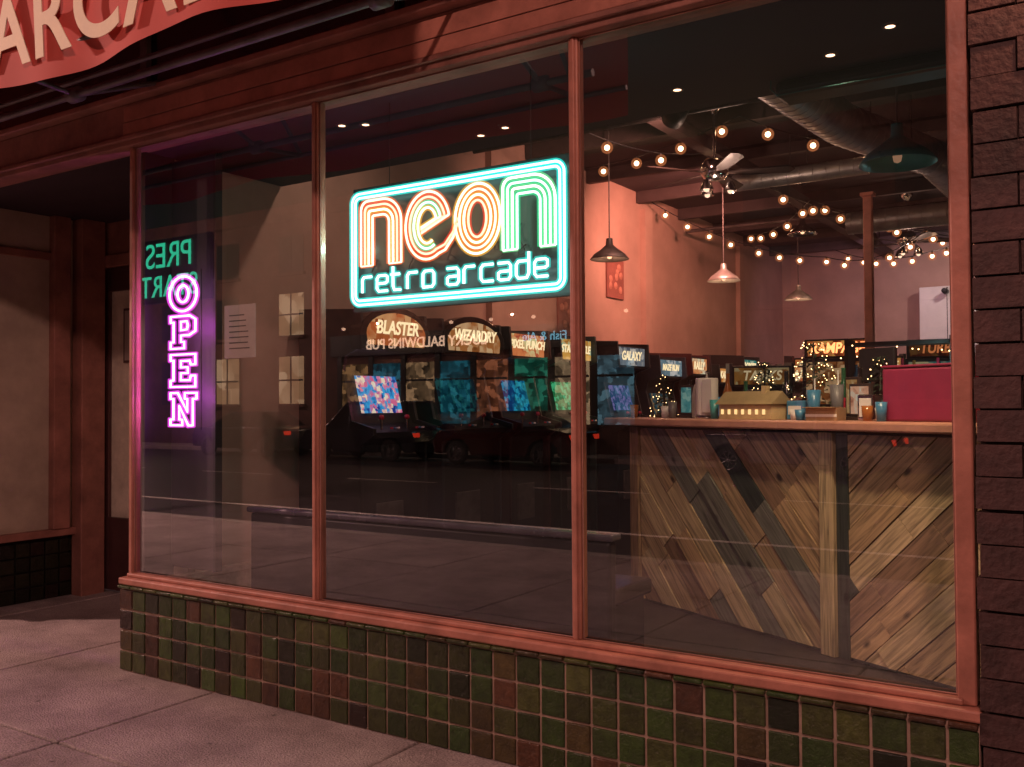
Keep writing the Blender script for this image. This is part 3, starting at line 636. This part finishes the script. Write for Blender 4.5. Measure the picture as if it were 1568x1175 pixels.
# ================================================================= ARCADE CABINETS
MARQ=[('BLASTER',[(.12,.02,.0),(.7,.15,.03),(1,.5,.2)]),('WIZARDRY',[(.15,.03,.0),(.6,.2,.05),(1,.6,.3)]),('PIXEL PUNCH',[(.4,.0,.02),(1,.3,.1),(1,.85,.4)]),('STAR CASTLE',[(.3,.05,.0),(1,.5,.1),(.2,.7,.6)]),('GALAXY',[(.05,.05,.08),(.2,.22,.25),(.8,.7,.6)]),('MAZE RUN',[(.02,.03,.05),(.2,.3,.35),(.8,.75,.7)]),('RALLY',[(.5,.02,.0),(1,.4,.15),(1,.9,.6)]),('KARATE',[(.3,.03,.0),(1,.4,.1),(1,.6,.3)]),('ROBOTS',[(.0,.1,.1),(.05,.3,.25),(.6,.7,.5)]),('TANKS',[(.25,.05,.0),(.6,.25,.05),(.8,.6,.3)])]
SCR=[([(.0,.01,.08),(.02,.05,.3),(.05,.4,.8),(.8,.15,.3),(1,.8,.6)],.85),([(0,.01,.02),(.0,.03,.05),(.02,.18,.18)],.3),([(0,.01,.03),(.0,.05,.2),(.02,.35,.6)],.6),([(0,.04,.02),(.02,.3,.1),(.1,.8,.35)],.5),([(.0,.01,.04),(.03,.1,.3),(.4,.3,.8)],.35),([(0,.02,.02),(.03,.15,.2),(.6,.3,.1)],.4),([(.03,0,.0),(.3,.06,.06),(1,.6,.2)],.4),([(0,0,.04),(.05,.15,.4),(.3,.8,.7)],.4)]
SIDE=[(.012,.012,.014),(.015,.02,.03),(.04,.01,.012),(.02,.03,.03)]
def cabinet(y0,w,i,h=2.0,arch=False,loc=None,rz=0,dim=1):
    g=grp('arcade_cabinet',loc or (-4.93,y0,FZ),rz)
    body=M('cabinet_laminate',SIDE[i%4],.4,var=.2,bump=0)
    k=h/2.0
    prof=[(0,0),(.56,0),(.58,.1),(.58,1.05),(.70,1.12),(.70,1.17),(.50,1.22),(.42,1.56),(.44,1.66),(.60,1.72),(.58,1.97),(0,2.0)]
    inner=[(0,0),(.52,0),(.52,1.05),(.64,1.10),(.65,1.14),(.46,1.20),(.38,1.56),(.37,1.67),(.54,1.71),(.53,1.94),(0,1.97)]
    prof=[(a,b_*k) for a,b_ in prof]; inner=[(a,b_*k) for a,b_ in inner]
    prism('side_left',prof,0,.03,'y',body,g,bevel=.004); prism('side_right',prof,w-.03,w,'y',body,g,bevel=.004)
    prism('carcass',inner,.031,w-.031,'y',BLACK,g)
    nm,cols=MARQ[i%10]; zc=1.83*k
    if arch:
        pts=[(.0,1.70*k)]+[(w/2-w*.53*math.cos(R(a)),1.80*k+.21*math.sin(R(a))) for a in range(0,181,12)]+[(w,1.70*k)]
        prism('marquee_case',pts,.50,.60,'x',BLKG,g,bevel=.004)
        pts=[(.06,1.735*k)]+[(w/2-w*.44*math.cos(R(a)),1.81*k+.155*math.sin(R(a))) for a in range(0,181,12)]+[(w-.06,1.735*k)]
        prism('marquee',pts,.601,.605,'x',SCREEN('marquee_art',cols,.55,14),g); tx=.608; zc=1.855*k
    else:
        box('marquee',(.535,.05,1.735*k),(.55,w-.05,1.92*k),SCREEN('marquee_art',cols,.65*dim,14),g); tx=.556
    text('marquee_title',nm,(tx,w/2,zc),(R(90),0,R(90)),.13 if len(nm)<8 else (.12 if arch else .1),E('marquee_text',(1,.75,.42),1.3*dim),g,.002,xs=.9,shear=.2,bev=.003)
    bm=bmesh.new(); a=(.46,1.27*k); b_=(.385,1.53*k)
    bm.faces.new([bm.verts.new(v) for v in ((a[0]+.004,.14,a[1]),(a[0]+.004,w-.14,a[1]),(b_[0]+.012,w-.14,b_[1]),(b_[0]+.012,.14,b_[1]))])
    sc,st=SCR[i%8]; addm('screen',bm,SCREEN('screen_art',sc,st*dim,26),g)
    for jy in (w*.3,w*.68):
        curve('joystick',[[(.58,jy,1.15*k),(.58,jy,1.23*k)]],.008,CHROME,g); lathe('knob',[(0,-.02),(.017,-.01),(.02,0),(.014,.016),(0,.02)],(.58,jy,1.24*k),REDP,g,10)
        for b2 in range(3): lathe('button',[(.012,0),(.012,.012),(0,.014)],(.62,jy+.06+b2*.035,1.16*k),[REDP,BLUEP,WHITE][b2],g,8)
    box('coin_door',(.521,w*.3,.35*k),(.535,w*.7,.65*k),GRIME,g,bevel=.004)
    if i<6: light('screen_glow','POINT',(.72,w/2,1.42*k),tuple(sc[-2]),.7*st,g,.02)
for i,(a,b_) in enumerate(((1.30,2.02),(2.2,3.0),(3.12,3.78),(3.95,4.65),(5.1,5.85),(6.1,6.85),(7.0,7.62),(7.9,8.55),(8.8,9.45),(9.8,10.5))):
    cabinet(a,b_-a,i,2.02 if i<4 else (2.0,1.9,1.95,1.85)[i%4],arch=(i<2))
for i,(x,y,h_) in enumerate(((-3.9,8.9,1.85),(-3.05,9.1,1.95),(-2.6,8.0,1.75),(-3.55,6.0,1.75),(-4.15,9.9,2.0))):
    cabinet(0,.62,6+i,h_,loc=(x,y,FZ),rz=R(-78+i*4),dim=(1,.7,.8,.35,.9)[i])
def pinball(x,y,rz,title,cols,st=1.2,ts=3.0):
    g=grp('pinball_machine',(x,y,FZ),rz)
    body=M('pinball_body',random.choice([(.02,.02,.05),(.05,.02,.02),(.015,.015,.015)]),.35,var=.2,bump=0)
    prism('playfield_cabinet',[(-.68,.55),(.62,.55),(.62,1.02),(-.68,.88)],-.28,.28,'x',body,g,bevel=.006)
    prism('glass_top',[(-.66,.885),(.58,1.02),(.58,1.028),(-.66,.893)],-.25,.25,'x',SCREEN('playfield',[(.0,.05,.1),(.5,.2,.1),(.9,.7,.4),(.1,.5,.5)],.3,14),g)
    box('backbox',(-.35,.42,1.10),(.35,.62,1.80),body,g,bevel=.01); box('neck',(-.2,.45,1.0),(.2,.6,1.1),BLACK,g)
    box('backglass',(-.31,.405,1.32),(.31,.418,1.76),SCREEN('backglass_art',cols,st*.3,14),g); box('dot_display',(-.2,.405,1.16),(.2,.418,1.27),E('dmd',(1,.3,.05),.3),g)
    box('topper',(-.33,.44,1.801),(.33,.56,2.0),BLACK,g,bevel=.01)
    text('topper_title',title,(0,.43,1.90),(R(90),0,0),.15,E('topper_text',(1,.3,.1),ts),g,.004,xs=.8,shear=.15,bev=.004)
    box('topper_glow',(-.3,.436,1.82),(.3,.439,1.98),SCREEN('topper_art',[(.02,.0,.0),(.5,.08,.02),(.9,.4,.1)],.5*ts/3,12),g)
    for sx in (-.27,.27):
        for sy in (-.66,.6): box('leg',(sx-.02,sy-.02,0),(sx+.02,sy+.02,.7),CHROME,g,bevel=.003)
    lathe('plunger',[(0,-.08),(.015,-.07),(.015,-.04),(.006,-.03),(.006,0)],(.2,-.69,.78),CHROME,g,12,'y')
pinball(-2.50,6.2,R(10),'RAMPAGE',[(.02,0,.0),(.4,.12,.03),(1,.6,.3)],ts=3.5)
pinball(-1.62,6.9,R(10),'TURBO',[(.0,.03,.04),(.05,.3,.3),(1,.8,.4)],.8,.5)
pinball(-1.2,9.3,R(0),'COMET',[(.0,.05,.2),(.2,.3,.9),(1,.6,.6)],.8,.8); pinball(-2.1,9.6,0,'JOKER',[(.2,.0,.2),(.7,.2,.5),(1,.9,.6)],.8,.8)
random.seed(5)
for yy,zz,hh in ((6.1,2.75,.45),(5.0,2.25,.4)):
    pc=grp('floral_picture'); box('frame',(-4.998,yy,zz),(-4.975,yy+.42,zz+hh),M('pic_frame',(.28,.10,.08),.6,bump=0),pc,bevel=.005)
    for k in range(9): lathe('flower_%d'%k,[(0,.012),(.03,.008),(.045,0)],(-4.972,yy+.07+random.random()*.28,zz+.07+random.random()*(hh-.14)),M('petal',(.5,.22,.16),.6,bump=0),pc,8,'x')
wc=grp('wall_cabinet'); box('case',(-2.75,12.2,2.2),(-1.95,12.598,3.3),WHITE,wc,bevel=.01); box('door_gap',(-2.36,12.195,2.22),(-2.35,12.199,3.28),BLACK,wc)
cm_=grp('security_camera'); lathe('body',[(0,-.1),(.04,-.1),(.045,.08),(0,.08)],(-2.35,12.0,3.2),BLACK,cm_,14,'y'); curve('bracket',[[(-2.35,12.02,3.22),(-2.35,12.19,3.27)]],.012,BLACK,cm_)
sh=grp('back_bar_shelf')
for z in (1.2,1.6,2.0): box('shelf_%d'%(z*10),(-2.0,4.6,z),(-.4,4.85,z+.03),DARKW,sh)
for x in (-2.0,-1.2,-.43): box('upright',(x,4.6,FZ),(x+.03,4.85,2.06),DARKW,sh)
for z in (1.23,1.63):
    for k in range(17):
        c=random.choice([GG,TEAL,BLUEP,BLKG,AMB,REDP,WHITE,BLKG]); h=random.uniform(.12,.28); x=-1.93+k*.09
        lathe('bottle_%d'%k,[(0,0),(.03,.003),(.03,h*.6),(.012,h*.75),(.012,h),(0,h)],(x,4.7,z),c,sh,10)
bm=bmesh.new()
for k in range(30): bmesh.ops.create_icosphere(bm,subdivisions=1,radius=.006,matrix=Matrix.Translation((-2.0+1.6*k/30+random.uniform(-.03,.03),4.59,random.choice([1.6,1.65,1.98,1.95])+random.uniform(-.05,.04))))
addm('led_string',bm,FL,sh)
light('shelf_led','POINT',(-1.3,4.45,1.9),(.4,.8,.8),2.5,sh,.03)

# ================================================================= CEILING THINGS
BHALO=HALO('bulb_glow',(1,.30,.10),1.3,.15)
def pendant(x,y,z,d,mat,en,col=(1,.5,.28)):
    g=grp('pendant_lamp',(x,y,z)); r=d/2
    lathe('shade',[(.03,.19*d/.36),(.035,.13*d/.36),(r*.45,.09*d/.36),(r*.8,.045*d/.36),(r,0),(r*.98,-.004),(r*.78,.038*d/.36),(r*.4,.08*d/.36),(.02,.11*d/.36)],(0,0,0),mat,g,32)
    curve('cord',[[(0,0,.15),(0,0,CZ-z)]],.006,GRIME,g); lathe('canopy',[(.0,-.03),(.05,-.02),(.06,0)],(0,0,CZ-z),BLACK,g,16)
    lathe('bulb',[(0,.0),(.02,.01),(.026,.04),(.015,.08)],(0,0,.0),E('pendant_bulb',col,2.5 if en else .3),g,16)
    if en: light('lamp','POINT',(0,0,-.05),col,en,g,.03)
pendant(-1.09,2.16,2.88,.42,TEAL,0)
pendant(-4.02,4.31,2.87,.36,GRIME,7); pendant(-3.75,6.5,2.88,.36,STEEL,7); pendant(-3.66,8.97,2.89,.36,STEEL,7); pendant(-3.2,7.6,3.5,.34,CHROME,7)
def fan(x,y,z,en):
    g=grp('ceiling_fan',(x,y,z),R(20))
    curve('downrod',[[(0,0,.1),(0,0,CZ-z)]],.014,CHROME,g); lathe('canopy',[(.02,-.09),(.07,-.04),(.075,0)],(0,0,CZ-z),CHROME,g)
    lathe('motor',[(0,.13),(.08,.12),(.12,.07),(.12,0),(.08,-.05),(0,-.06)],(0,0,0),CHROME,g)
    for i in range(5):
        a=R(72*i); bm=bmesh.new(); c,s=math.cos(a),math.sin(a)
        pts=[(.12,-.02,.0),(.22,-.05,.01),(.62,-.055,.015),(.66,0,.0),(.62,.055,-.015),(.22,.05,-.01),(.12,.02,0)]
        T=[bm.verts.new((px*c-py*s,px*s+py*c,pz+.01)) for px,py,pz in pts]; Bv=[bm.verts.new((px*c-py*s,px*s+py*c,pz)) for px,py,pz in pts]
        bm.faces.new(T); bm.faces.new(Bv[::-1])
        for k in range(len(pts)): j=(k+1)%len(pts); bm.faces.new((T[k],Bv[k],Bv[j],T[j]))
        addm('blade_%d'%i,bm,DARKW,g)
    for i in range(3):
        a=R(120*i); lathe('lamp_shade_%d'%i,[(.02,0),(.04,-.03),(.06,-.09)],(.13*math.cos(a),.13*math.sin(a),-.07),CHROME,g,16)
        lathe('lamp_bulb_%d'%i,[(0,-.11),(.02,-.1),(.025,-.08),(.01,-.05)],(.13*math.cos(a),.13*math.sin(a),-.07),E('fan_bulb',(1,.6,.4),2),g,10)
    light('lamp','POINT',(0,-.1,-.25),(1,.6,.45),en,g,.03)
fan(-2.97,4.24,3.5,14); fan(-2.3,8.9,3.5,10)
def duct(name,pts,r):
    g=grp(name); curve('duct_run',[pts],r,STEEL,g,res=7)
    rib=[]
    for a,b_ in zip(pts,pts[1:]):
        a,b_=Vector(a),Vector(b_); L=(b_-a).length; k=int(L/.12); d=(b_-a).normalized(); q=d.to_track_quat('Z','Y')
        for i in range(k):
            c=a+d*(i*.12+.05); rib.append([tuple(c+q@Vector((r*math.cos(R(t)),r*math.sin(R(t)),0))) for t in range(0,360,20)])
    curve('seams',rib,.004,STEEL,g,True,res=1)
    st=[]
    for a,b_ in zip(pts,pts[1:]):
        c=(Vector(a)+Vector(b_))/2; st.append([(c.x-r,c.y,c.z),(c.x-r,c.y,CZ)]); st.append([(c.x+r,c.y,c.z),(c.x+r,c.y,CZ)])
    curve('straps',st,.006,GRIME,g)
duct('ventilation_duct',[(-1.95,1.6,3.62),(-1.85,4.0,3.68),(-1.45,5.6,3.7),(-1.30,11.5,3.7)],.16)
duct('ventilation_duct',[(-3.2,5.35,3.66),(-1.95,5.35,3.66)],.08)
duct('ventilation_duct',[(-2.6,7.25,3.50),(1,7.25,3.50)],.12)
curve('sprinkler_pipe',[[(-4.9,3.4,3.8),(1,3.4,3.8)],[(-4.9,8.2,3.8),(1,8.2,3.8)]],.022,GRIME,grp('sprinkler_piping'))
BULB=E('string_bulb',(1,.55,.3),12)
def string(pts,step=.33,sag=.1):
    g=grp('string_lights'); path=[]
    for a,b_ in zip(pts,pts[1:]):
        a,b_=Vector(a),Vector(b_); k=max(6,int((b_-a).length/.1))
        for i in range(k):
            t=i/k; q=a.lerp(b_,t); q.z-=sag*4*t*(1-t); path.append(q)
    path.append(Vector(pts[-1])); curve('cable',[[tuple(q) for q in path]],.006,BLACK,g)
    acc=0; bm=bmesh.new(); bs=bmesh.new(); bh=bmesh.new()
    for a,b_ in zip(path,path[1:]):
        acc+=(b_-a).length
        if acc>step:
            acc=random.uniform(-.08,.08); T=Matrix.Translation(b_-Vector((0,0,.065)))
            bmesh.ops.create_uvsphere(bm,u_segments=10,v_segments=8,radius=.024,matrix=T)
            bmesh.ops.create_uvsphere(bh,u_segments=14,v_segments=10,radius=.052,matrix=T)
            bmesh.ops.create_cone(bs,segments=8,radius1=.014,radius2=.012,depth=.045,matrix=Matrix.Translation(b_-Vector((0,0,.022))))
    addm('bulbs',bm,BULB,g,smooth=True); addm('bulb_glow_shells',bh,BHALO,g,smooth=True); addm('sockets',bs,BLACK,g); return g  # larger emissive shells draw a glow around each bulb
string([(-4.95,7.0,4.05),(-3.3,9.0,3.42),(-1.9,8.2,3.55)],.3,.18)
string([(-4.9,5.2,4.0),(-2.73,4.2,3.95),(-2.0,5.4,3.9),(-1.2,7.5,3.85)],.5,.07)
string([(-4.0,3.2,3.95),(-3.3,4.8,3.85),(-2.4,8.6,3.7),(-1.2,9.5,3.75)],.55,.12)
string([(-2.2,9.8,3.7),(-1.0,8.4,3.6)],.3,.12)
string([(-3.6,10.5,3.75),(-2.0,8.8,3.35),(-.9,7.0,3.6)],.34,.12)
string([(-4.6,9.5,3.95),(-2.9,6.9,3.75),(-1.2,9.9,3.6)],.5,.15)
def add_soffit_spot(x,y,en):  # discs put in for reflected glints; unseen beams added to light the counter
    g=grp('added_soffit_spot',(x,y,ZT))
    lathe('trim',[(.02,-.004),(.03,-.006),(.034,0)],(0,0,0),GRIME,g,20); lathe('lens',[(0,-.003),(.02,-.003)],(0,0,0),E('soffit_spot_disc',(1,.55,.32),5),g,16)
    if en:
        o=light('beam','SPOT',(0,0,-.02),(1,.70,.42),en,g,.03,spot=R(110),blend=.8); aim(o,(0,.75,-2.0))
add_soffit_spot(-1.10,.80,95); add_soffit_spot(-.81,.61,85); add_soffit_spot(-1.85,.85,22)
for x,y in ((-3.62,.36),(-3.5,.42),(-3.1,.95),(-2.9,.9)): add_soffit_spot(x,y,0)
def par(loc,tgt,col,en,ang=80):  # unseen spots added to light the walls, given can housings
    g=grp('unseen_wall_spot',loc)
    L=light('beam','SPOT',(0,0,0),col,en,g,.06,spot=R(ang),blend=.9); d=Vector(tgt)-Vector(loc); L.rotation_euler=d.to_track_quat('-Z','Y').to_euler()
    q=d.to_track_quat('-Z','Y'); o=lathe('can',[(.0,.25),(.07,.24),(.09,.1),(.09,.02),(.085,.02),(.08,.1),(.0,.12)],(0,0,0),BLACK,g); o.rotation_euler=q.to_euler()
    curve('yoke',[[(-.1,0,.1),(-.1,0,CZ-loc[2]),(.1,0,CZ-loc[2]),(.1,0,.1)]],.008,BLACK,g)
par((-3.4,5.7,3.75),(-5,7.2,3.0),(1,.35,.25),340,115)
par((-3.0,3.4,3.75),(-5,5.2,2.7),(1,.42,.30),150,110)
par((-3.0,10.2,3.7),(-3.4,12.6,2.4),(.85,.45,.58),70,130)
par((-1.6,10.4,3.7),(-1.9,12.6,2.7),(1,.72,.66),95,110)
par((-3.2,1.6,3.85),(-5,1.0,2.3),(1,.62,.46),120,105)

# ================================================================= WORLD / SUN / CAMERA
Wd=bpy.data.worlds.new('World'); S.world=Wd; Wd.use_nodes=True; n=Wd.node_tree.nodes; l=Wd.node_tree.links
sk=n.new('ShaderNodeTexSky'); sk.sky_type='NISHITA'; sk.sun_disc=False; sk.sun_elevation=R(3); sk.sun_rotation=R(200)
l.new(sk.outputs[0],n['Background'].inputs[0]); n['Background'].inputs[1].default_value=.007
sun=light('moon','SUN',(0,0,20),(.75,.75,1),.015); sun.data.angle=R(.5); sun.rotation_euler=(R(50),0,R(20))

cam=bpy.data.cameras.new('camera'); cam.sensor_width=36; cam.lens=33.3; cam.clip_end=1000; cam.clip_start=.05
co=bpy.data.objects.new('camera',cam); COL.objects.link(co); S.camera=co
yaw=R(33.29)
mt=Matrix.Rotation(yaw,4,'Z')@Matrix.Rotation(R(90+1.245),4,'X')@Matrix.Rotation(R(-.35),4,'Z')
co.matrix_world=Matrix.Translation((0,-3.463,1.54))@mt
S.view_settings.view_transform='Standard'; S.view_settings.look='None'; S.view_settings.exposure=0
